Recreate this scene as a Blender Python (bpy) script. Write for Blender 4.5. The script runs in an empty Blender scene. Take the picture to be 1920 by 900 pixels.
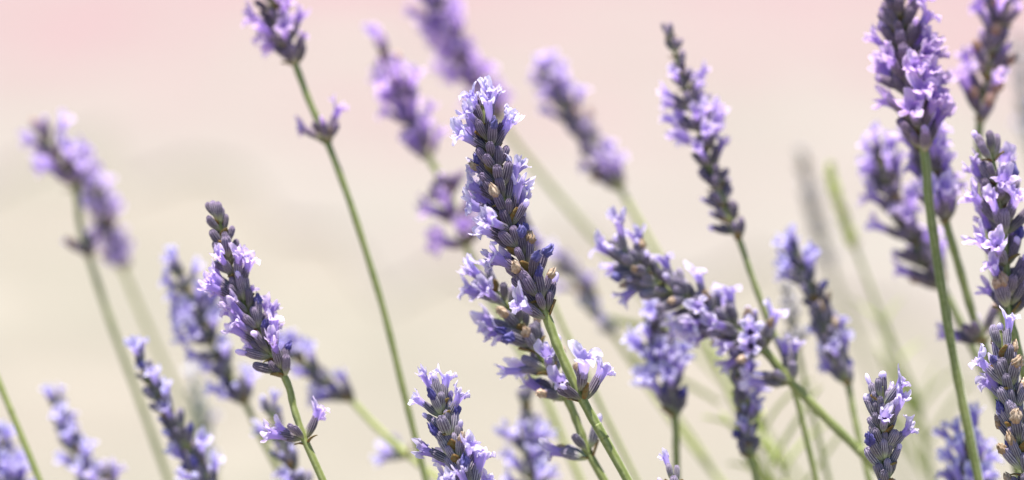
import bpy, math, random
from mathutils import Vector, Matrix, noise

# ------------------------------------------------------------------ camera
sc = bpy.context.scene
C = sc.collection
PITCH = math.radians(14.0)
FOCUS = 0.667                       # metres to the sharp spike
LENS, SENSOR = 100.0, 36.0
AIM = Vector((0, 0, 0.42))          # middle of the picture on the plane of focus
FWD = Vector((0, math.cos(PITCH), -math.sin(PITCH)))
UPV = Vector((0, math.sin(PITCH), math.cos(PITCH)))
RGT = Vector((1, 0, 0))
CAM = AIM - FWD * FOCUS
cam_d = bpy.data.cameras.new('camera')
cam = bpy.data.objects.new('camera', cam_d); C.objects.link(cam)
cam.location = CAM
cam.rotation_euler = (math.pi / 2 - PITCH, 0, 0)
cam_d.lens = LENS; cam_d.sensor_width = SENSOR; cam_d.sensor_fit = 'HORIZONTAL'
cam_d.clip_start = 0.02; cam_d.clip_end = 1000
cam_d.dof.use_dof = True
cam_d.dof.focus_distance = FOCUS
cam_d.dof.aperture_fstop = 4.9
cam_d.dof.aperture_blades = 0
sc.camera = cam

# ------------------------------------------------------------------ light
SUN_DIR = Vector((-0.10, 0.10, 0.95)).normalized()      # towards the sun
elev = math.asin(SUN_DIR.z)
azim = math.atan2(SUN_DIR.x, SUN_DIR.y)
w = bpy.data.worlds.new('World'); sc.world = w; w.use_nodes = True
nt = w.node_tree; nt.nodes.clear()
sky = nt.nodes.new('ShaderNodeTexSky'); sky.sky_type = 'NISHITA'; sky.sun_disc = False
sky.sun_elevation = elev; sky.sun_rotation = azim
bg = nt.nodes.new('ShaderNodeBackground'); bg.inputs[1].default_value = 0.10
wo = nt.nodes.new('ShaderNodeOutputWorld')
nt.links.new(sky.outputs[0], bg.inputs[0]); nt.links.new(bg.outputs[0], wo.inputs[0])
sd = bpy.data.lights.new('sun', 'SUN'); sd.energy = 5.0; sd.angle = math.radians(0.5); sd.color = (1.0, 0.955, 0.89)
so = bpy.data.objects.new('sun', sd); C.objects.link(so)
so.rotation_euler = (-SUN_DIR).to_track_quat('-Z', 'Y').to_euler()
so.location = (0, 0, 3)
vs = sc.view_settings
sc.display_settings.display_device = 'sRGB'
vs.view_transform = 'Standard'; vs.look = 'None'; vs.gamma = 1.0; vs.exposure = 1.04
vs.use_curve_mapping = False
sc.render.engine = 'CYCLES'
sc.cycles.use_denoising = True
sc.cycles.max_bounces = 10; sc.cycles.transmission_bounces = 6; sc.cycles.diffuse_bounces = 5
sc.cycles.sample_clamp_indirect = 8.0

# ------------------------------------------------------------------ node helpers
def new_mat(name):
    m = bpy.data.materials.new(name); m.use_nodes = True
    t = m.node_tree; t.nodes.clear()
    out = t.nodes.new('ShaderNodeOutputMaterial')
    return m, t, out

def nd(t, kind, **kw):
    n = t.nodes.new(kind)
    for k, v in kw.items(): setattr(n, k, v)
    return n

def mixc(t, fac, a, b, blend='MIX'):
    n = nd(t, 'ShaderNodeMix', data_type='RGBA', blend_type=blend)
    for idx, v in ((0, fac), (6, a), (7, b)):
        if isinstance(v, bpy.types.NodeSocket): t.links.new(v, n.inputs[idx])
        elif idx == 0: n.inputs[0].default_value = v
        else: n.inputs[idx].default_value = (*v, 1)
    return n.outputs[2]

def mth(t, op, a, b=0.0, clamp=False):
    n = nd(t, 'ShaderNodeMath', operation=op, use_clamp=clamp)
    for i, v in enumerate((a, b)):
        if isinstance(v, bpy.types.NodeSocket): t.links.new(v, n.inputs[i])
        else: n.inputs[i].default_value = v
    return n.outputs[0]

def rng(t, v, a, b, c=0.0, d=1.0):
    n = nd(t, 'ShaderNodeMapRange', interpolation_type='SMOOTHSTEP')
    t.links.new(v, n.inputs[0])
    for i, x in enumerate((a, b, c, d)): n.inputs[i + 1].default_value = x
    return n.outputs[0]

def noise_n(t, scale, detail=3, rough=0.55, coord=None, dist=0.0):
    n = nd(t, 'ShaderNodeTexNoise'); n.inputs['Scale'].default_value = scale
    n.inputs['Detail'].default_value = detail; n.inputs['Roughness'].default_value = rough
    n.inputs['Distortion'].default_value = dist
    if coord is None:
        coord = nd(t, 'ShaderNodeTexCoord').outputs['Object']
    t.links.new(coord, n.inputs['Vector'])
    return n.outputs[0]

def shade_attr(t):
    a = nd(t, 'ShaderNodeAttribute', attribute_name='shade')
    s = nd(t, 'ShaderNodeSeparateColor'); t.links.new(a.outputs['Color'], s.inputs[0])
    return s.outputs[0], s.outputs[1], s.outputs[2]

def principled(t, out, col, rough=0.6, sheen=0.0, sheen_tint=(1, 1, 1), spec=0.4, normal=None, trans=None, tw=0.0, tcol=None):
    p = nd(t, 'ShaderNodeBsdfPrincipled')
    t.links.new(col, p.inputs['Base Color'])
    p.inputs['Roughness'].default_value = rough
    p.inputs['Specular IOR Level'].default_value = spec
    p.inputs['Sheen Weight'].default_value = sheen
    p.inputs['Sheen Roughness'].default_value = 0.45
    p.inputs['Sheen Tint'].default_value = (*sheen_tint, 1)
    if normal is not None: t.links.new(normal, p.inputs['Normal'])
    if tw > 0:
        tr = nd(t, 'ShaderNodeBsdfTranslucent'); t.links.new(tcol if tcol is not None else col, tr.inputs[0])
        if normal is not None: t.links.new(normal, tr.inputs['Normal'])
        mx = nd(t, 'ShaderNodeMixShader'); mx.inputs[0].default_value = tw
        t.links.new(p.outputs[0], mx.inputs[1]); t.links.new(tr.outputs[0], mx.inputs[2])
        t.links.new(mx.outputs[0], out.inputs[0])
    else:
        t.links.new(p.outputs[0], out.inputs[0])

def bump(t, h, strength, dist):
    b = nd(t, 'ShaderNodeBump'); b.inputs['Strength'].default_value = strength; b.inputs['Distance'].default_value = dist
    t.links.new(h, b.inputs['Height'])
    return b.outputs[0]

# ------------------------------------------------------------------ materials
def mat_calyx(name, valley, rib, base, tip):
    m, t, out = new_mat(name)
    r, g, b = shade_attr(t)
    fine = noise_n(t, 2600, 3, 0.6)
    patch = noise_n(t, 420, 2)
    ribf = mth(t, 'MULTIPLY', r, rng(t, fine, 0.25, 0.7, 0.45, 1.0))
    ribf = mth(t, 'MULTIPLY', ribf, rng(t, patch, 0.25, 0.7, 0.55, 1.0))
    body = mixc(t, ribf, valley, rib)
    body = mixc(t, rng(t, g, 0.62, 0.98, 0.0, 0.6), body, tip)
    body = mixc(t, rng(t, mth(t, 'ADD', g, mth(t, 'MULTIPLY', mth(t, 'SUBTRACT', patch, 0.5), 0.35)), 0.02, 0.52, 0.9, 0.0), body, base)
    oi = nd(t, 'ShaderNodeObjectInfo')
    hsv = nd(t, 'ShaderNodeHueSaturation')
    t.links.new(rng(t, oi.outputs['Random'], 0, 1, 0.70, 1.30), hsv.inputs['Value'])
    hsv.inputs['Saturation'].default_value = 1.0
    t.links.new(body, hsv.inputs['Color'])
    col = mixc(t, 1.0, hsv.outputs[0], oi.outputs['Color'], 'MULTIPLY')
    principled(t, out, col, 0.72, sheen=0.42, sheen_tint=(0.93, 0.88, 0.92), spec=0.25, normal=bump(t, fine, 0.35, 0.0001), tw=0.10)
    return m

def mat_petal(name, edge, throat, vein, tw=0.5, tl=None, dark_noise=0.25, nscale=700):
    m, t, out = new_mat(name)
    r, g, b = shade_attr(t)          # r: 0 tube .. 1 rim, g: 1 on lobe midline, b: free
    fine = noise_n(t, nscale, 3)
    col = mixc(t, rng(t, r, 0.15, 0.85), throat, edge)
    veinf = mth(t, 'MULTIPLY', rng(t, g, 0.80, 1.0), rng(t, r, 0.3, 0.9, 0.65, 0.0))
    col = mixc(t, veinf, col, vein)
    col = mixc(t, rng(t, fine, 0.35, 0.75, 0.0, dark_noise), col, throat)
    oi = nd(t, 'ShaderNodeObjectInfo')
    hsv = nd(t, 'ShaderNodeHueSaturation')
    t.links.new(rng(t, oi.outputs['Random'], 0, 1, 0.82, 1.14), hsv.inputs['Value'])
    t.links.new(rng(t, oi.outputs['Random'], 0, 1, 1.08, 0.90), hsv.inputs['Saturation'])
    t.links.new(col, hsv.inputs['Color'])
    col = mixc(t, 1.0, hsv.outputs[0], oi.outputs['Color'], 'MULTIPLY')
    principled(t, out, col, 0.55, sheen=0.25, sheen_tint=(0.9, 0.88, 1.0), spec=0.3, normal=bump(t, fine, 0.3, 0.00012), tw=tw)
    return m

def mat_stem(name, a, b_, hair):
    m, t, out = new_mat(name)
    r, g, b = shade_attr(t)          # r: groove, g: along (0 spike tip .. 1 ground)
    n1 = noise_n(t, 900, 3)
    n2 = noise_n(t, 60, 4, 0.6)
    col = mixc(t, rng(t, n2, 0.35, 0.65), a, b_)
    col = mixc(t, mth(t, 'MULTIPLY', r, rng(t, n1, 0.3, 0.65, 0.25, 0.9)), col, hair)
    oi = nd(t, 'ShaderNodeObjectInfo')
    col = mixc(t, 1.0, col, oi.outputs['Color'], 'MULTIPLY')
    principled(t, out, col, 0.55, sheen=0.35, sheen_tint=(0.9, 0.95, 0.8), spec=0.35, normal=bump(t, n1, 0.3, 0.0001), tw=0.08)
    return m

def mat_bract(name, a, b_):
    m, t, out = new_mat(name)
    r, g, b = shade_attr(t)
    n1 = noise_n(t, 1300, 3)
    col = mixc(t, rng(t, n1, 0.35, 0.68), a, b_)
    principled(t, out, col, 0.65, spec=0.3, sheen=0.2, normal=bump(t, n1, 0.4, 0.0001), tw=0.25)
    return m

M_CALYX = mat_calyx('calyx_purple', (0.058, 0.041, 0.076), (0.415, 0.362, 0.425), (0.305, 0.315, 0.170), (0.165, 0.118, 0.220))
M_YOUNG = mat_calyx('calyx_green', (0.300, 0.320, 0.060), (0.500, 0.520, 0.150), (0.380, 0.420, 0.090), (0.420, 0.420, 0.200))
M_GREY = mat_calyx('calyx_faded', (0.270, 0.235, 0.270), (0.460, 0.420, 0.450), (0.340, 0.330, 0.260), (0.350, 0.310, 0.370))
M_PETAL = mat_petal('corolla_lilac', (0.820, 0.745, 0.945), (0.480, 0.370, 0.770), (0.360, 0.250, 0.700), tw=0.52, dark_noise=0.16)
M_WILT = mat_petal('corolla_wilted_blue', (0.170, 0.150, 0.440), (0.060, 0.050, 0.220), (0.040, 0.030, 0.150), tw=0.25, dark_noise=0.8, nscale=1500)
M_DRY = mat_petal('corolla_dried', (0.640, 0.500, 0.360), (0.330, 0.180, 0.080), (0.250, 0.120, 0.050), tw=0.25, dark_noise=0.8, nscale=1500)
M_STEM = mat_stem('stem_green', (0.125, 0.165, 0.030), (0.215, 0.245, 0.060), (0.350, 0.385, 0.160))
M_BRACT = mat_bract('bract_brown', (0.220, 0.110, 0.025), (0.200, 0.190, 0.060))
M_LEAF = mat_bract('leaf_green', (0.330, 0.400, 0.090), (0.430, 0.490, 0.160))

def ground_mat():
    m, t, out = new_mat('sandy_ground')
    co = nd(t, 'ShaderNodeNewGeometry').outputs['Position']
    big = noise_n(t, 2.2, 3, 0.5, co)
    mid = noise_n(t, 9.0, 4, 0.6, co)
    fine = noise_n(t, 160, 4, 0.65, co)
    col = mixc(t, rng(t, big, 0.35, 0.65), (0.223, 0.206, 0.164), (0.243, 0.213, 0.176))
    col = mixc(t, rng(t, mid, 0.50, 0.72, 0.0, 0.75), col, (0.295, 0.266, 0.217))
    col = mixc(t, rng(t, mid, 0.46, 0.26, 0.0, 0.3), col, (0.195, 0.170, 0.141))
    col = mixc(t, rng(t, fine, 0.45, 0.75, 0.0, 0.45), col, (0.170, 0.151, 0.122))
    p_n = bump(t, fine, 0.5, 0.004)
    principled(t, out, col, 0.9, spec=0.2, normal=p_n)
    return m

def paving_mat():
    """pink pavers, worn and drifted over with pale sand"""
    m, t, out = new_mat('pink_paving')
    co = nd(t, 'ShaderNodeNewGeometry').outputs['Position']
    sx = nd(t, 'ShaderNodeSeparateXYZ'); t.links.new(co, sx.inputs[0])
    br = nd(t, 'ShaderNodeTexBrick'); t.links.new(co, br.inputs['Vector'])
    br.inputs['Color1'].default_value = (0.250, 0.148, 0.158, 1)
    br.inputs['Color2'].default_value = (0.256, 0.174, 0.175, 1)
    br.inputs['Mortar'].default_value = (0.221, 0.186, 0.168, 1.000)
    br.inputs['Scale'].default_value = 1.0; br.inputs['Brick Width'].default_value = 0.30; br.inputs['Row Height'].default_value = 0.20
    br.inputs['Mortar Size'].default_value = 0.006
    big = noise_n(t, 2.6, 4, 0.62, co)
    mid = noise_n(t, 7.0, 4, 0.6, co)
    fine = noise_n(t, 140, 4, 0.65, co)
    sand = mixc(t, rng(t, mid, 0.3, 0.7), (0.223, 0.209, 0.176), (0.249, 0.229, 0.198))
    col = mixc(t, rng(t, mid, 0.48, 0.25, 0.0, 0.5), br.outputs[0], (0.234, 0.149, 0.161))
    drift = mth(t, 'SUBTRACT', mth(t, 'MULTIPLY', big, 2.2), mth(t, 'MULTIPLY', mth(t, 'SUBTRACT', sx.outputs[1], 1.3), 0.62))
    col = mixc(t, rng(t, drift, -0.35, 1.1, 0.15, 0.97), col, sand)
    col = mixc(t, rng(t, fine, 0.5, 0.8, 0.0, 0.3), col, (0.172, 0.136, 0.125))
    principled(t, out, col, 0.88, spec=0.2, normal=bump(t, fine, 0.4, 0.003))
    return m

# ------------------------------------------------------------------ mesh helpers
def mesh(name, verts, faces, mat, shade=None, smooth=True):
    me = bpy.data.meshes.new(name)
    me.from_pydata([tuple(v) for v in verts], [], faces)
    me.materials.append(mat)
    if smooth: me.polygons.foreach_set('use_smooth', [True] * len(me.polygons))
    if shade is not None:
        a = me.color_attributes.new('shade', 'FLOAT_COLOR', 'POINT')
        flat = []
        for s in shade: flat += [s[0], s[1], s[2], 1.0]
        a.data.foreach_set('color', flat)
    me.update()
    return me

def grid_faces(rows, cols, wrap=True):
    f = []
    for i in range(rows - 1):
        for j in range(cols if wrap else cols - 1):
            k = (j + 1) % cols
            f.append((i * cols + j, i * cols + k, (i + 1) * cols + k, (i + 1) * cols + j))
    return f

MM = 0.001
def make_calyx(seed, mat, opened):
    rd = random.Random(seed)
    L = 6.0 * MM; R = (1.14 + rd.uniform(-0.12, 0.14)) * MM
    ribs = 12; per = 6; cols = ribs * per
    prof = [(0.0, 0.30), (0.05, 0.46), (0.14, 0.62), (0.28, 0.82), (0.45, 0.96), (0.62, 1.0), (0.78, 0.97), (0.88, 0.90)]
    if opened: prof += [(0.95, 0.86), (1.00, 0.86), (0.985, 0.72), (0.90, 0.62)]
    else: prof += [(0.94, 0.76), (0.975, 0.56), (0.995, 0.30), (1.0, 0.10)]
    bend = rd.uniform(0.2, 0.9) * MM; ph = rd.uniform(0, 6.28)
    flat = rd.uniform(0.86, 0.98)
    v, sh = [], []
    for i, (z, r) in enumerate(prof):
        for j in range(cols):
            a = 2 * math.pi * j / cols
            q = (j % per) / per
            rf = (0.5 + 0.5 * math.cos(2 * math.pi * q)) ** 2.0
            amp = 0.085 * min(1, z * 5 + 0.2)
            rr = R * r * (1 + amp * (rf - 0.5) * 2 + 0.03 * math.sin(2 * a + ph) + 0.025 * math.sin(9 * z + 3 * a + ph))
            zz = L * z
            if z > 0.93: zz += 0.28 * MM * math.cos(5 * a + ph) * (1 if opened else 0.7) * min(1, (z - 0.9) * 12)
            b = bend * (z * z - 0.4 * z)
            v.append((rr * math.cos(a), rr * math.sin(a) * flat + b, zz))
            sh.append((rf, z, 0))
    f = grid_faces(len(prof), cols)
    if not opened:
        v.append((0, bend * 0.6, L * 0.995)); sh.append((0.5, 1, 0)); k = len(v) - 1; o = (len(prof) - 1) * cols
        f += [(o + j, o + (j + 1) % cols, k) for j in range(cols)]
    return mesh('calyx', v, f, mat, sh)

def make_corolla(seed, mat, name='corolla', size=1.0, crumple=0.22, tube=2.4, flare=(62, 98), lobes=1.0, tuber=0.95):
    rd = random.Random(seed)
    L0 = 3.6 * MM                      # starts inside the calyx
    z1 = (6.0 + tube * rd.uniform(0.8, 1.2)) * MM
    rt = tuber * MM; rth = tuber * 1.5 * MM
    cols = 60
    # five lobes: two upper (+y), three lower
    lob = [(64, 35, 3.3), (116, 35, 3.3), (200, 29, 2.4), (270, 33, 2.8), (340, 29, 2.4)]
    lob = [(math.radians(c + rd.uniform(-7, 7)), math.radians(wd * rd.uniform(0.92, 1.08)), ln * lobes * rd.uniform(0.78, 1.18) * MM, rd.uniform(-34, 30)) for c, wd, ln in lob]
    ph = [rd.uniform(0, 6.28) for _ in range(12)]
    v, sh = [], []
    rows = 0
    for k in range(4):                 # tube
        u = k / 4
        for j in range(cols):
            a = 2 * math.pi * j / cols
            r = rt + (rth - rt) * u * u
            v.append(Vector((r * math.cos(a), r * math.sin(a), L0 + (z1 - L0) * u))); sh.append((0.02 + 0.1 * u, 0, 0))
        rows += 1
    N = 8
    for k in range(N + 1):
        s = k / N
        for j in range(cols):
            a = 2 * math.pi * j / cols
            best, mid, dps, q = 0.25 * MM, 0, 0, 1.0
            for c, wd, ln, dp in lob:
                d = (a - c + math.pi) % (2 * math.pi) - math.pi
                x = abs(d) / wd
                if x < 1:
                    A = ln * (1 - x ** 2.6) ** 0.55
                    if A > best: best, mid, dps, q = A, 1 - x, dp, d / wd
            up = 0.5 + 0.5 * math.sin(a)
            e = flare[0] * up + flare[1] * (1 - up) + dps
            st = 18
            # integrate the flare
            rad = rth; z = z1
            nst = 6
            for i in range(nst):
                ss = s * (i + 0.5) / nst
                psi = math.radians(st + (e - st) * min(1, ss * 1.35))
                rad += best * (s / nst) * math.sin(psi); z += best * (s / nst) * math.cos(psi)
            if mid > 0: z += 0.55 * MM * s * (q * q if dps > 0 else -q * q) * 0.9
            p = Vector((rad * math.cos(a), rad * math.sin(a), z))
            w_ = crumple * MM * (0.25 + s)
            p.x += w_ * math.sin(3 * a + 5 * s + ph[0]) * 0.7 + w_ * math.sin(7 * a - 6 * s + ph[1]) * 0.35
            p.y += w_ * math.sin(4 * a - 4 * s + ph[2]) * 0.7 + w_ * math.sin(8 * a + 7 * s + ph[3]) * 0.35
            p.z += w_ * math.sin(5 * a + 5 * s + ph[4]) * 1.0 + w_ * math.sin(11 * a + 9 * s + ph[5]) * 0.6
            v.append(p); sh.append((0.15 + 0.85 * s, mid, 0))
        rows += 1
    if size != 1.0:
        for p in v:
            p.x *= size; p.y *= size; p.z = L0 + (p.z - L0) * (0.5 + 0.5 * size)
    dx, dy = rd.uniform(-0.5, 0.5) * MM, rd.uniform(-0.2, 0.7) * MM
    for p in v:                        # a slight bend of the whole flower
        u = max(0, (p.z - 5 * MM) / (4 * MM)); p.x += dx * u * u; p.y += dy * u * u
    return mesh(name, v, grid_faces(rows, cols), mat, sh)

def make_bud(seed, mat):
    rd = random.Random(seed)
    cols, prof = 20, [(0.0, 0.75), (0.25, 0.85), (0.5, 1.0), (0.7, 1.05), (0.85, 0.85), (0.96, 0.5), (1.0, 0.12)]
    L = rd.uniform(2.6, 4.2) * MM; z0 = 4.8 * MM; ph = rd.uniform(0, 6.28); R = rd.uniform(0.85, 1.1) * MM
    bx, by = rd.uniform(-0.6, 0.6) * MM, rd.uniform(-0.5, 0.6) * MM
    v, sh = [], []
    for z, r in prof:
        for j in range(cols):
            a = 2 * math.pi * j / cols
            rr = R * r * (1 + 0.12 * math.sin(5 * a + ph + 2 * z) + 0.06 * math.sin(3 * a - ph))
            v.append((rr * math.cos(a) + bx * z * z, rr * math.sin(a) + by * z * z, z0 + L * z)); sh.append((0.2 + 0.7 * z, 0.2, 0))
    f = grid_faces(len(prof), cols)
    o = (len(prof) - 1) * cols; f.append(tuple(o + j for j in range(cols)))
    return mesh('corolla_bud', v, f, mat, sh)

def make_shrivel(seed, mat, name):
    """shrivelled corolla: a short crumpled twist with ragged curled ends"""
    rd = random.Random(seed)
    cols, rows = 28, 9
    ph = [rd.uniform(0, 6.28) for _ in range(8)]
    L = rd.uniform(2.4, 3.8) * MM; z0 = 4.9 * MM
    bx, by = rd.uniform(-1.0, 1.0) * MM, rd.uniform(-0.9, 0.9) * MM
    v, sh = [], []
    for i in range(rows):
        u = i / (rows - 1)
        for j in range(cols):
            a = 2 * math.pi * j / cols
            base = (0.85 + 0.75 * math.sin(math.pi * min(1, u * 1.05)) - 0.35 * u) * MM
            cr = 0.28 * math.sin(4 * a + ph[0] + 4 * u) + 0.22 * math.sin(7 * a + ph[1] - 7 * u) + 0.16 * math.sin(11 * a + ph[2] + 15 * u)
            r = max(0.12 * MM, base * (1 + cr * (0.3 + u)))
            z = z0 + L * u + (0.55 * math.sin(5 * a + ph[3]) + 0.3 * math.sin(9 * a + ph[4])) * MM * u * u
            v.append((r * math.cos(a + 0.7 * u) + bx * u * u, r * math.sin(a + 0.7 * u) + by * u * u, z))
            sh.append((0.3 + 0.7 * u, 0.5 + 0.5 * math.sin(5 * a), 0))
    # fold the end inwards
    for j in range(cols):
        a = 2 * math.pi * j / cols
        v.append((0.25 * MM * math.cos(a) + bx, 0.25 * MM * math.sin(a) + by, z0 + L * 0.78)); sh.append((0.1, 0, 0))
    return mesh(name, v, grid_faces(rows + 1, cols), mat, sh)

def make_leafy(seed, mat, name, length, width, curl):
    rd = random.Random(seed)
    rows, cols = 9, 5
    v, sh = [], []
    for i in range(rows):
        u = i / (rows - 1)
        wd = width * (math.sin(math.pi * min(1, 0.12 + 0.88 * u)) ** 0.8) * (1 - 0.25 * u) + 0.0001
        ang = curl * u
        for j in range(cols):
            q = (j / (cols - 1) - 0.5) * 2
            v.append((wd * q, -length * u * math.sin(ang) + 0.35 * width * q * q, length * u * math.cos(ang))); sh.append((abs(q), u, 0))
    n = len(v); th = 0.12 * MM
    f = grid_faces(rows, cols, wrap=False)
    me_v = v + [(x, y - th, z) for x, y, z in v]
    f2 = [tuple(n + k for k in reversed(q)) for q in f]
    rim = []
    edge = [i * cols for i in range(rows)] + [(rows - 1) * cols + j for j in range(1, cols)] + [i * cols + cols - 1 for i in range(rows - 2, -1, -1)] + [j for j in range(cols - 2, 0, -1)]
    for a, b in zip(edge, edge[1:] + edge[:1]): rim.append((a, b, n + b, n + a))
    return mesh(name, me_v, f + f2 + rim, mat, sh + sh)

CAL = {}
for key, mat in (('purple', M_CALYX), ('young', M_YOUNG), ('faded', M_GREY)):
    CAL[key] = ([make_calyx(10 + i, mat, False) for i in range(5)], [make_calyx(30 + i, mat, True) for i in range(4)])
OPEN = [make_corolla(100 + i, M_PETAL, crumple=0.26 + 0.09 * (i % 4), tube=1.4 + 0.4 * (i % 5), flare=(24 + 17 * (i % 4), 58 + 22 * (i % 3)), lobes=0.85 + 0.08 * (i % 4)) for i in range(14)]
BUD = [make_bud(200 + i, M_PETAL) for i in range(4)]
WILT = [make_shrivel(300 + i, M_WILT, 'wilted_corolla') for i in range(5)]
DRY = [make_shrivel(400 + i, M_DRY, 'dried_corolla') for i in range(5)]
BRACT = [make_leafy(500 + i, M_BRACT, 'bract', (3.0 + 0.5 * i) * MM, (1.2 + 0.15 * i) * MM, 0.5 - 0.25 * i) for i in range(3)]
LEAF = [make_leafy(520 + i, M_LEAF, 'leaf', (22 + 7 * i) * MM, (2.4 + 0.3 * i) * MM, 0.35 - 0.3 * i) for i in range(3)]

# ------------------------------------------------------------------ the setting
def tag(o, label=None, cat=None, group=None, kind=None):
    if label: o['label'] = label
    if cat: o['category'] = cat
    if group: o['group'] = group
    if kind: o['kind'] = kind

g = bpy.data.objects.new('ground', mesh('ground', [(-400, -400, 0), (400, -400, 0), (400, 400, 0), (-400, 400, 0)], [(0, 1, 2, 3)], ground_mat(), smooth=False))
C.objects.link(g); tag(g, kind='structure')
def ragged_sheet(name, y0, amp, z, mat, seed):
    rdp = random.Random(seed); nx = 240; front = []
    for i in range(nx + 1):
        x = -6 + 12 * i / nx
        front.append((x, y0 + amp * noise.noise(Vector((x * 1.1, 3.1 + seed, 0))) + 0.7 * amp * noise.noise(Vector((x * 3.7, 7.7, seed))) + 0.25 * amp * rdp.uniform(-1, 1), z))
    v = front + [(x, 12.0, z) for x, _, _ in front]
    o = bpy.data.objects.new(name, mesh(name, v, [(i, i + 1, nx + 2 + i, nx + 1 + i) for i in range(nx)], mat, smooth=False))
    C.objects.link(o); tag(o, kind='structure')
ragged_sheet('paving', 1.5, 0.6, 0.004, paving_mat(), 5)

# ------------------------------------------------------------------ lavender
def P(px, py, d):
    """point of the place seen at a photograph pixel, d metres behind the plane of focus"""
    dep = FOCUS + d
    k = SENSOR / LENS / 1920 * dep
    return CAM + FWD * dep + RGT * ((px - 960) * k) + UPV * ((450 - py) * k)

def catmull(pts, n=10):
    out = []
    q = [pts[0] * 2 - pts[1]] + pts + [pts[-1] * 2 - pts[-2]]
    for i in range(1, len(q) - 2):
        p0, p1, p2, p3 = q[i - 1], q[i], q[i + 1], q[i + 2]
        for k in range(n):
            t = k / n
            out.append(0.5 * ((2 * p1) + (p2 - p0) * t + (2 * p0 - 5 * p1 + 4 * p2 - p3) * t * t + (3 * p1 - p0 - 3 * p2 + p3) * t ** 3))
    out.append(pts[-1].copy())
    return out

def frame(z, yhint):
    z = z.normalized()
    y = (yhint - z * yhint.dot(z))
    if y.length < 1e-6: y = Vector((0, 0, 1)) - z * z.z
    if y.length < 1e-6: y = Vector((0, 1, 0))
    y.normalize(); x = y.cross(z)
    return Matrix((x, y, z)).transposed()

def part(name, me, parent, loc, rot3, scale, color=None):
    o = bpy.data.objects.new(name, me); C.objects.link(o); o.parent = parent
    o.matrix_basis = Matrix.Translation(loc) @ rot3.to_4x4() @ Matrix.Diagonal((scale[0], scale[1], scale[2], 1))
    if color: o.color = (*color, 1)
    return o

KIND = {'O': (OPEN, 'corolla'), 'B': (BUD, 'corolla_bud'), 'W': (WILT, 'wilted_corolla'), 'D': (DRY, 'dried_corolla')}
GROUP = 'lavender stalks growing in a clump'

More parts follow.
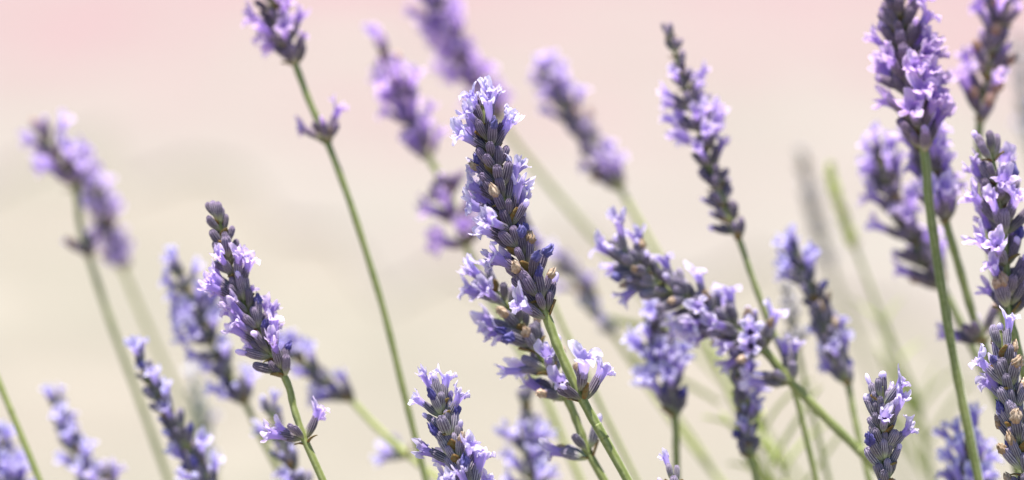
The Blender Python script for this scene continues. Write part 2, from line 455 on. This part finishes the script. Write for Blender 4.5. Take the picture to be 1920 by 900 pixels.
def stalk(label, spike, stem, d, seed, whorls=None, lower=(), p=(0.35, 0.12, 0.06, 0.06), n=(5, 8), gap=6.0, side=None,
          size=1.0, calyx='purple', tint=(1, 1, 1), stint=(1, 1, 1), d2=None, tilt=(16, 40), ctint=None, name='lavender_stalk', top=0.68, leaves=(), leaf_k=1.0, stem_r=0.86, cat='lavender'):
    """spike: pixels from tip to lowest whorl; stem: pixels below; d: metres behind focus at the spike tip (d2 at the lowest stem point)"""
    rd = random.Random(seed)
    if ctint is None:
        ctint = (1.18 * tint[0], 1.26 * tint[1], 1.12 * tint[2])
        if d >= 0.1: ctint = tuple(1.35 * c for c in ctint)  # distance haze put into the colour: calyces farther back are lightened
    if d >= 0.04: size *= 0.88
    px = list(spike) + list(stem)
    if d2 is None: d2 = d + rd.uniform(-0.012, 0.012)
    pts = [P(x, y, d + (d2 - d) * i / max(1, len(px) - 1)) for i, (x, y) in enumerate(px)]
    last = pts[-1]; dr = (pts[-1] - pts[-2]).normalized()
    if dr.z > -0.45: dr = Vector((dr.x * 0.5, dr.y * 0.5, -0.75)).normalized()
    tz = last.z
    run = tz / -dr.z
    p1 = last + dr * run * 0.35
    p2 = Vector((last.x + dr.x * run * 0.75, last.y + dr.y * run * 0.5 + 0.02, tz * 0.28))
    base = Vector((last.x + dr.x * run * 0.85, last.y + dr.y * run * 0.5 + 0.03, -0.006))
    pts += [p1, p2, base]
    cur = catmull(pts, 12)
    nspike = (len(spike) - 1) * 12
    root = bpy.data.objects.new(name, None); C.objects.link(root)
    root.location = (base.x, base.y, 0.0); root.empty_display_size = 0.02
    tag(root, label, cat, GROUP if cat == 'lavender' else 'leafy green shoots between the stems')
    org = Vector((base.x, base.y, 0.0))
    # stem tube
    acc = [0.0]
    for i in range(1, len(cur)): acc.append(acc[-1] + (cur[i] - cur[i - 1]).length)
    slen = acc[nspike]
    cols = 16
    v, sh = [], []
    ref = Vector((0, -1, 0))
    start = 0
    while acc[start] < 2.2 * MM * size: start += 1
    for i in range(start, len(cur)):
        a = cur[max(0, i - 1)]; b = cur[min(len(cur) - 1, i + 1)]
        F = frame(a - b, ref)
        u = min(1, acc[i] / max(1e-6, slen))
        r = stem_r * MM * size * (0.55 + 0.40 * u + (0.05 if u >= 1 else 0)) * (1 + 0.05 * math.sin(i * 0.9 + seed))
        for j in range(cols):
            an = 2 * math.pi * j / cols
            rr = r * (1 + 0.07 * math.cos(4 * an) + 0.03 * math.cos(8 * an))
            q = cur[i] - org + F @ Vector((rr * math.cos(an), rr * math.sin(an), 0))
            v.append(q); sh.append((0.5 + 0.5 * math.cos(4 * an), acc[i] / acc[-1], 0))
    rows = len(v) // cols
    f = grid_faces(rows, cols); f.append(tuple(range(cols)))
    so_ = bpy.data.objects.new('stem', mesh('stem', v, f, M_STEM, sh)); C.objects.link(so_); so_.parent = root
    so_.color = (*stint, 1)

    def at(s_m):
        s_m = max(0.0, min(acc[-1], s_m))
        for i in range(1, len(acc)):
            if acc[i] >= s_m:
                t = (s_m - acc[i - 1]) / max(1e-9, acc[i] - acc[i - 1])
                return cur[i - 1].lerp(cur[i], t), (cur[i - 1] - cur[i]).normalized()
        return cur[-1], Vector((0, 0, 1))

    def whorl(s_m, spec, scale, tl, r_st):
        c, ax = at(s_m)
        # right, back, left, front as seen from the path side
        R_ = (RGT - ax * RGT.dot(ax)).normalized(); B_ = ax.cross(R_)
        if B_.dot(FWD) < 0: B_ = -B_
        slots = len(spec)
        for k, ch in enumerate(spec):
            if ch == ' ': continue
            al = 2 * math.pi * k / slots + rd.uniform(-0.32, 0.32)
            od = R_ * math.cos(al) + B_ * math.sin(al)
            ti = math.radians(rd.uniform(*tl) + (rd.uniform(-10, 16) if rd.random() < 0.3 else 0))
            if ch == 'O': ti += math.radians(6)
            dirv = (ax * math.cos(ti) + od * math.sin(ti)).normalized()
            pos = c + od * r_st * 0.85 + ax * rd.uniform(-1.2, 1.8) * MM * scale
            sc_ = scale * rd.uniform(0.86, 1.10)
            if ch == '.': sc_ *= rd.uniform(0.80, 1.02)
            F = frame(dirv, ax + od * -0.2)
            me = rd.choice(CAL[calyx][1 if ch == 'O' or (ch in 'BWD' and rd.random() < 0.5) else 0])
            wd = sc_ * rd.uniform(0.9, 1.08)
            co = part('calyx', me, root, pos - org, F, (wd, wd, sc_), ctint or tint)
            if ch in KIND:
                ms, nm = KIND[ch]
                rz = Matrix.Rotation(rd.uniform(-0.5, 0.5), 3, 'Z')
                kz = 0.85 if ch == 'D' else 1.0
                k2 = rd.uniform(0.70, 1.0) if ch == 'O' else rd.uniform(0.5, 0.8) if ch == 'D' else rd.uniform(0.58, 0.85)
                part(nm, rd.choice(ms), co, Vector((0, 0, 0.006 * (1 - kz) * 0.9)), rz, (k2, k2, kz), tint)
        for k in (0, 1):
            al = rd.uniform(0, 6.28) if k == 0 else al + math.pi + rd.uniform(-0.3, 0.3)
            od = R_ * math.cos(al) + B_ * math.sin(al)
            dirv = (ax * math.cos(0.75) + od * math.sin(0.75)).normalized()
            part('bract', rd.choice(BRACT), root, c + od * r_st * 0.8 - ax * 0.9 * MM - org, frame(dirv, ax), (scale,) * 3)

    def rand_spec(nc, pp, u):
        s_ = ''
        for k in range(nc):
            x = rd.random(); po, pb, pw, pd = pp
            if side is not None:
                al = 2 * math.pi * k / nc
                po = po * (1 + 0.8 * math.cos(al - side))
            s_ += 'O' if x < po else 'B' if x < po + pb else 'W' if x < po + pb + pw else 'D' if x < po + pb + pw + pd else '.'
        return s_

    fl = ('O' in whorls[0][1]) if whorls else p[0] > 0.2
    s0 = min(0.3 * slen, (8.6 if fl else 5.0) * MM * size * top)     # room for the topmost flowers above their node
    if whorls:
        u0 = whorls[0][0]
        whorls = [((s0 + (u - u0) / (1 - u0) * (slen - s0)) / slen, sp) for u, sp in whorls]
    if whorls is None:
        s_m = s0; whorls = []
        while s_m < slen - 1.5 * MM:
            u = s_m / slen
            nc = rd.randint(*n) if u > 0.25 else max(4, n[0] - 1)
            boost = 1.0 + 0.7 * math.sin(6.0 * u + seed)
            whorls.append((u, rand_spec(nc, (p[0] * boost, p[1], p[2], p[3]), u)))
            s_m += gap * MM * size * rd.uniform(0.85, 1.15) * (0.75 + 0.35 * u)
        whorls.append((1.0, rand_spec(n[1], p, 1.0)))
    for u, spec in whorls:
        scl = size * (top + (1 - top) * min(1, u * 2.2))
        tl = tilt if u > s0 / slen + 0.03 else (4, 22)
        whorl(u * slen, spec, scl, tl, stem_r * MM * size * (0.6 + 0.4 * u))
    for (lx, ly, spec, *lt) in lower:
        bi = min(range(len(cur)), key=lambda i: (cur[i] - P(lx, ly, d + (d2 - d) * 0.6)).length)
        whorl(acc[bi], spec, size, lt[0] if lt else (34, 58), stem_r * MM * size)
    for (lx, ly, ang, k) in leaves:
        bi = min(range(len(cur)), key=lambda i: (cur[i] - P(lx, ly, d + (d2 - d) * 0.6)).length)
        c, ax = at(acc[bi])
        dv = RGT * math.cos(math.radians(ang)) + UPV * math.sin(math.radians(ang)) + FWD * rd.uniform(-0.2, 0.2)
        part('leaf', LEAF[k % 3], root, c - org + dv.normalized() * 0.6 * MM, frame(dv, ax), (leaf_k,) * 3)
    return root

GREYC = (1.30, 1.42, 1.26)   # greyer, more downy calyces
WARM = (1.04, 0.88, 0.98)      # stalks of a redder lilac
WARM2 = (1.02, 0.94, 1.0)
BLUE = (0.94, 0.98, 1.02)
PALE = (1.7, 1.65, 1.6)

# --- the sharp stalk in the middle
stalk('tall sharp lavender spike in the middle with pale tip flowers and a bare lower stem',
      [(902, 178), (924, 300), (966, 450), (1024, 592)], [(1050, 660), (1090, 745), (1132, 820), (1178, 902)], 0.0, 11,
      whorls=[(0.055, 'OO.OO O'), (0.115, 'OBOOO.O'), (0.19, 'O..OO.W'), (0.275, '. B.W...'), (0.36, 'O.BOD...'), (0.44, 'OWBOO.. '), (0.52, 'OOBOOOD.B'),
              (0.60, 'BO.OOO. '), (0.68, 'WB.OO..W'), (0.765, 'DW.BOO. '), (0.845, 'W.BO.D.W'), (0.92, 'D.B....W'), (0.99, '.B....O. ')],
      lower=[(1090, 745, 'O.  .BO'),], d2=-0.006, size=1.04, stem_r=1.0, tilt=(18, 54), top=0.80, ctint=(0.92, 0.88, 0.90))
# --- its neighbour just behind
stalk('airy lavender spike with pale side flowers, partly hidden behind the sharp middle stem',
      [(900, 500), (960, 590), (1015, 670), (1064, 750)], [(1085, 800), (1105, 852), (1135, 905)], 0.022, 12,
      whorls=[(0.12, 'O..OO.'), (0.26, 'B..OOO.'), (0.44, '..BOOWD.'), (0.60, 'D..BOWD.'), (0.78, 'BD.OO.O.'), (0.97, 'D .WODO.')],
      lower=[(1105, 852, 'B  DO .  ', (46, 62))], size=1.08, tilt=(30, 62), ctint=GREYC)
# --- sharp left spike
stalk('slender tapering lavender spike at left with grey bud tip, small flowering whorl below',
      [(404, 384), (432, 500), (478, 610), (536, 712)], [(552, 768), (572, 826), (606, 902)], 0.014, 13,
      whorls=[(0.05, '.....'), (0.12, '.... '), (0.20, '.....'), (0.285, '......'), (0.36, 'BOB.OB'), (0.44, 'OO.OO.O'), (0.52, '..BOO.B'),
              (0.60, '.OBOO..'), (0.68, 'WOB.OO..'), (0.77, '.OOBOO.W'), (0.86, 'OO.OB.B.'), (0.96, 'W.O...O.')],
      lower=[(572, 826, 'OO OO.. ')], size=0.95, top=0.84, tint=WARM2, tilt=(20, 42))
# --- sharp ones cut by the lower edge
stalk('short sharp lavender spike at bottom centre-left topped by a tuft of white-lilac flowers',
      [(812, 704), (836, 800), (870, 900), (900, 960)], [(920, 1010), (945, 1080)], 0.0, 14,
      whorls=[(0.10, 'OBO.OB'), (0.20, 'OB.O.W.'), (0.34, 'W..B...'), (0.46, 'B.W.W..'), (0.58, '.B.O..D'), (0.70, 'OO.O...O'), (0.84, 'OOBO..OW'), (0.97, '.O.O.O..')],
      tilt=(14, 42), size=0.98, top=0.85, ctint=GREYC)
stalk('small grey-budded lavender spike at bottom right with one large violet flower facing front',
      [(1652, 700), (1655, 800), (1662, 900), (1668, 950)], [(1674, 1010), (1685, 1080)], 0.0, 15,
      whorls=[(0.11, 'OB.. '), (0.20, '.B.B.. '), (0.28, 'B..B..B'), (0.37, 'O.BB..OO'), (0.50, 'O.......'), (0.64, 'B..W.W..'), (0.79, '........'), (0.96, '........')],
      size=1.0, top=0.78, ctint=GREYC, tilt=(14, 40))
stalk('corner lavender spike at lower right with brown dried flowers and a pale tip flower',
      [(1872, 600), (1882, 680), (1902, 780), (1925, 900), (1935, 960)], [(1945, 1040), (1960, 1100)], 0.0, 16,
      whorls=[(0.10, 'OB.. '), (0.20, 'D..D.W..'), (0.31, 'DB.OO..D'), (0.42, 'D..OO..D'), (0.53, '..BBW...'), (0.65, 'DB.D..D.'), (0.78, '..BWDD..'), (0.92, 'D..D....')],
      size=1.05, top=0.9, ctint=GREYC)
stalk('dense lavender spike at right edge, dark calyces between violet flowers, just above the corner spike',
      [(1848, 236), (1868, 340), (1885, 460), (1892, 582)], [(1905, 640), (1935, 760), (1965, 880)], 0.02, 17,
      p=(0.40, 0.10, 0.03, 0.04), size=1.1, n=(6, 8), gap=6.0, tilt=(20, 50), tint=WARM2, top=0.85)
stalk('barely showing pale flower tip at the lower edge right of centre',
      [(1260, 872), (1268, 940), (1280, 990)], [(1290, 1040), (1300, 1100)], 0.008, 18, whorls=[(0.16, '.O.'), (0.5, '. B.'), (0.9, '....')], size=0.9)

# --- the middle distance
stalk('cut-off violet spike at top left on a long bare stem with a tiny whorl',
      [(478, -95), (510, 10), (552, 116)], [(580, 190), (612, 262), (660, 390), (716, 570), (756, 730), (800, 905)], 0.060, 21,
      p=(0.50, 0.2, 0, 0.03), tint=WARM, lower=[(612, 262, 'OB.OB.B.')], size=1.08, stint=(0.95, 0.95, 0.95), tilt=(28, 50))
stalk('blurred lavender spike at far left with whitish tip and a gap of bare stem',
      [(66, 226), (104, 290), (140, 352)], [(150, 420), (166, 478), (206, 600), (258, 740), (318, 905)], 0.115, 22,
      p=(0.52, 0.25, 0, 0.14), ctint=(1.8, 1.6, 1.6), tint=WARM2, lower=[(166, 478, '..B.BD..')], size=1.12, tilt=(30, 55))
stalk('faint lavender spike close behind and right of the far left one, on a pale stem',
      [(132, 262), (178, 370), (228, 498)], [(262, 580), (310, 690), (360, 800), (400, 905)], 0.135, 23,
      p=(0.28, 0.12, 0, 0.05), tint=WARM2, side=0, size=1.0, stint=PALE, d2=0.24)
stalk('soft lavender spike standing directly behind the slender left spike',
      [(322, 478), (372, 590), (412, 670), (458, 752)], [(490, 820), (535, 905)], 0.085, 24, p=(0.46, 0.12, 0, 0.03), tint=BLUE, size=1.05, tilt=(28, 54))
stalk('low lavender head bending left behind the slender spike, its thin stem running down right',
      [(510, 628), (580, 690), (655, 748)], [(700, 795), (760, 850), (830, 905)], 0.095, 25, p=(0.62, 0.1, 0.05, 0), tint=BLUE,
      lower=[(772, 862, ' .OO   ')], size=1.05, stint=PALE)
stalk('lavender spike rising from the lower edge at left beside a long bare stem',
      [(250, 652), (298, 745), (352, 840), (400, 925)], [(440, 990), (490, 1080)], 0.055, 26, p=(0.22, 0.15, 0.05, 0), tint=BLUE, size=1.0)
stalk('greyish green hazy spike behind the low left spike',
      [(362, 705), (376, 790), (392, 890)], [(410, 960), (440, 1050)], 0.16, 27, p=(0.12, 0.1, 0, 0), calyx='faded', tint=(0.95, 1.05, 0.85), size=0.9)
stalk('small lavender spike in the lower left corner region with pale flowers near its tip',
      [(98, 735), (130, 820), (172, 915)], [(205, 985), (250, 1080)], 0.095, 28, p=(0.40, 0.15, 0, 0), tint=BLUE, size=0.92, n=(5, 7))
stalk('lavender tuft cut by the left edge at the bottom corner',
      [(-14, 800), (10, 880), (40, 960)], [(70, 1030), (100, 1090)], 0.085, 29, p=(0.55, 0.15, 0, 0), tint=BLUE, size=1.0)
stalk('single flower showing beside the lower left spike',
      [(196, 868), (204, 930), (216, 990)], [(230, 1050), (245, 1100)], 0.080, 30, p=(0.5, 0.3, 0, 0), size=0.9, n=(3, 4))
stalk('bare green stem leaning in at the bottom left edge, its flower head out of view',
      [(-190, 330), (-130, 440), (-75, 545)], [(-35, 640), (14, 755), (76, 905)], 0.060, 31, p=(0.4, 0.1, 0, 0), size=1.05)
stalk('lavender spike low behind the small whorl of the slender left spike',
      [(498, 752), (532, 830), (565, 925)], [(590, 990), (620, 1080)], 0.065, 32, p=(0.26, 0.1, 0.1, 0), tint=BLUE, size=1.0, leaf_k=0.35, leaves=[(520, 850, 150, 1)])

stalk('hazy lilac spike left of the sharp middle spike, with detached whorls further down',
      [(708, 66), (740, 150), (772, 220), (802, 292)], [(830, 338), (848, 385), (872, 455), (930, 580), (1010, 720), (1090, 905)], 0.108, 41,
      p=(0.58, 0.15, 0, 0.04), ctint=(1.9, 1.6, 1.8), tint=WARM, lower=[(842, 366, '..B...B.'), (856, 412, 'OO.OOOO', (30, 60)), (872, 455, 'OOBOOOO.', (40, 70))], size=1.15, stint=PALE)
stalk('tall hazy spike rising out of the top edge behind the middle spike',
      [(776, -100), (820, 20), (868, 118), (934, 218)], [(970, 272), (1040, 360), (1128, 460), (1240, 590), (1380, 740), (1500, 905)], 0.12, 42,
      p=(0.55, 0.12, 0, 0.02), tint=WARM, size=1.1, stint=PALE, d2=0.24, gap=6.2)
stalk('small grey whorled head half hidden right of the middle spike',
      [(1046, 470), (1080, 520), (1112, 566)], [(1140, 610), (1200, 700), (1270, 800), (1352, 905)], 0.150, 43, p=(0.25, 0.1, 0, 0.1), leaves=[(1130, 600, -18, 2), (1180, 670, -25, 1)], size=1.0, stint=PALE, n=(4, 6))
stalk('blurred violet spike leaning left to the right of the sharp middle spike',
      [(1016, 112), (1062, 200), (1110, 275), (1160, 350)], [(1190, 402), (1238, 486), (1290, 580), (1350, 700), (1440, 905)], 0.125, 44,
      p=(0.52, 0.1, 0, 0.03), tint=WARM2, size=1.08, stint=PALE, side=0.6, gap=4.6, n=(6, 8))
stalk('slender spike with bare bud tip and right-hand flowers, standing alone right of centre',
      [(1252, 48), (1280, 150), (1318, 265), (1350, 370), (1386, 450)], [(1412, 525), (1440, 600), (1474, 680), (1500, 770), (1532, 905)], 0.058, 45,
      whorls=[(0.03, '.....'), (0.11, '... .'), (0.19, '.. ..'), (0.27, 'OB..O.'), (0.36, 'OO.OO.B'), (0.46, 'OO.OO.OO'), (0.56, 'OOBOO.OO'), (0.66, 'O..B..O.'),
              (0.74, '..B.....'), (0.82, '.B..B.. '), (0.90, '.. B. .'), (0.985, '. B.B ..')],
      tint=WARM2, size=0.98, top=0.75, tilt=(26, 52))
stalk('thick lavender spike lying aslant with whitish flowers, its green stem running down right',
      [(1136, 446), (1206, 512), (1296, 566), (1360, 604), (1428, 652)], [(1482, 716), (1545, 780), (1622, 856), (1690, 930)], 0.039, 46,
      p=(0.34, 0.24, 0.02, 0.14), n=(9, 11), gap=4.2, lower=[(1478, 712, 'OO.OOB..')], size=1.06, tilt=(34, 66), stem_r=1.0, ctint=GREYC, top=0.9)
stalk('upright lavender head below the aslant spike, violet flowers above a dark base',
      [(1222, 548), (1238, 650), (1264, 776)], [(1268, 850), (1270, 960)], 0.062, 47, p=(0.50, 0.06, 0.04, 0), tint=BLUE, size=1.16, n=(7, 9))
stalk('dark narrow spike hanging under the lower end of the aslant spike',
      [(1372, 640), (1386, 710), (1396, 780), (1404, 852)], [(1414, 885), (1428, 960)], 0.052, 48, p=(0.09, 0.06, 0.05, 0.03), tint=BLUE, side=0, size=0.9, n=(5, 7), tilt=(12, 34))
stalk('thin bare stem passing behind the foot of the sharp middle spike',
      [(965, 380), (985, 430), (1010, 500)], [(1050, 600), (1098, 700), (1140, 790), (1196, 905)], 0.085, 53, p=(0.2, 0.1, 0, 0), size=0.8, stint=(1.35, 1.35, 1.2))
stalk('pale thin stem crossing low behind the upright head right of centre',
      [(1090, 560), (1120, 590), (1150, 625)], [(1196, 690), (1262, 770), (1318, 850), (1362, 925)], 0.13, 54, p=(0.15, 0.1, 0, 0), calyx='faded', size=0.7, stint=(1.7, 1.65, 1.5), n=(3, 4))
stalk('lavender spike right of the aslant spike, pale flowers at tip and violet flower at right',
      [(1480, 452), (1520, 540), (1560, 640), (1590, 722)], [(1602, 780), (1618, 850), (1640, 940)], 0.072, 49,
      whorls=[(0.06, 'OOOOO'), (0.16, 'OOOOO.O'), (0.27, 'O.BOO.O'), (0.38, '.....W'), (0.49, '..B...D'), (0.60, '..D...D.'), (0.72, 'O.BO...D'), (0.85, 'OOO...O.'), (0.98, 'W..O....')],
      size=1.05, tint=BLUE)
stalk('small grey-green budding head squeezed between the aslant spike and its right neighbour',
      [(1474, 535), (1482, 590), (1494, 650)], [(1510, 720), (1530, 800), (1555, 905)], 0.10, 50, p=(0.05, 0.05, 0, 0.05), calyx='faded', size=0.9)
stalk('hazy grey faded spike with hardly any flower, left of the yellow-green one',
      [(1502, 285), (1522, 380), (1556, 500)], [(1590, 590), (1640, 720), (1700, 905)], 0.24, 51, p=(0, 0.0, 0, 0), calyx='faded', size=1.05, stint=(0.9, 0.9, 0.75), n=(4, 6), tilt=(14, 30), d2=0.3)
stalk('yellow-green unopened young spike, hazy, on a pale stem with leaf pairs',
      [(1554, 308), (1572, 380), (1602, 460)], [(1640, 560), (1690, 680), (1722, 760), (1750, 905)], 0.15, 52, p=(0, 0, 0, 0), calyx='young', size=0.78, n=(4, 5), tilt=(10, 24), gap=5,
      stint=(1.25, 1.25, 1.1), leaf_k=0.42, leaves=[(1660, 610, 75, 0), (1660, 610, 140, 1), (1690, 680, 60, 0), (1690, 680, 130, 2), (1722, 760, 70, 1), (1722, 760, 125, 0)])

stalk('large dense purple spike at upper right on a long sharp green stem',
      [(1678, -70), (1690, 60), (1708, 180), (1734, 292)], [(1742, 380), (1764, 530), (1792, 690), (1836, 905)], 0.034, 61,
      whorls=[(0.09, '.OBOO.'), (0.17, 'OB.OBOB'), (0.25, '.OB....O'), (0.33, 'OB.B....'), (0.42, 'OB.BB..B'), (0.51, 'OOB.OB.O'), (0.60, 'OO.OBOOO'), (0.69, 'OOBO..OO'),
              (0.78, 'OOBOBBOO'), (0.87, 'OO.O..OO'), (0.96, 'O.B...BO')], tint=WARM, size=1.12, stem_r=0.95, tilt=(28, 52))
stalk('stubby violet head tucked just under the large upper right spike',
      [(1730, 240), (1748, 320), (1772, 412)], [(1798, 500), (1824, 590), (1846, 650), (1880, 760), (1910, 900)], 0.048, 62, p=(0.66, 0.1, 0, 0.02), tint=WARM2, n=(7, 9), size=1.3,
      lower=[(1843, 640, 'D.BOO.. ')], side=0.2)
stalk('soft lavender spike left of the stubby head, white-rimmed flowers at its tip',
      [(1640, 258), (1668, 350), (1712, 450), (1764, 534)], [(1794, 592), (1828, 660), (1880, 780), (1930, 900)], 0.082, 63, p=(0.52, 0.1, 0.02, 0.04), tint=WARM2, size=1.28)
stalk('purple-brown spike in the upper right corner, leaning right with flowers on its left',
      [(1884, -75), (1868, 60), (1852, 150), (1838, 224)], [(1836, 300), (1850, 420), (1880, 600), (1910, 780)], 0.068, 64, p=(0.46, 0.12, 0, 0.12), tint=WARM, size=1.3, side=math.pi)
stalk('dim grey spike touching the right edge near the top',
      [(1912, 70), (1918, 160), (1932, 270)], [(1950, 380), (1980, 560)], 0.22, 65, p=(0.05, 0, 0, 0), calyx='faded', size=1.0, n=(4, 6), tilt=(14, 30))
stalk('soft lavender tuft at the lower edge left of the corner spike, big violet flowers',
      [(1822, 768), (1818, 850), (1822, 940)], [(1828, 1010), (1840, 1090)], 0.055, 66, p=(0.62, 0.12, 0.03, 0), tint=BLUE, size=1.12)
stalk('blurred lavender spike at the lower edge in the middle, behind the two crossing stems',
      [(984, 690), (988, 770), (992, 850), (1000, 940)], [(1010, 1010), (1025, 1090)], 0.085, 67,
      whorls=[(0.10, '....'), (0.30, '. ...'), (0.48, '..B.. '), (0.66, 'OO.OOOO'), (0.82, 'OOBOO.O'), (0.97, 'OO.OO')], tint=BLUE, size=1.02)
# leafy green shoots low between the stems
for i, (x, y, dd, lab) in enumerate([
        (1432, 770, 0.11, 'leafy pale green shoot low between the narrow hanging spike and the green stem'),
        (1470, 850, 0.12, 'short leafy green shoot at the lower edge beneath the green stem'),
        (1718, 742, 0.20, 'hazy leafy shoot right of the small grey-budded spike')]):
    stalk(lab, [(x - 8, y), (x, y + 40), (x + 8, y + 80)], [(x + 20, y + 160), (x + 34, y + 260)], dd, 80 + i, whorls=[(0.3, '....'), (0.9, ' . .')], calyx='young', size=0.6, cat='leafy shoot', name='leafy_shoot',
          stint=(1.3, 1.3, 1.1), leaf_k=0.9, leaves=[(x, y + 40, 66, 0), (x, y + 42, 118, 1), (x + 8, y + 82, 132, 0), (x + 12, y + 110, 60, 1), (x + 20, y + 160, 120, 1)])
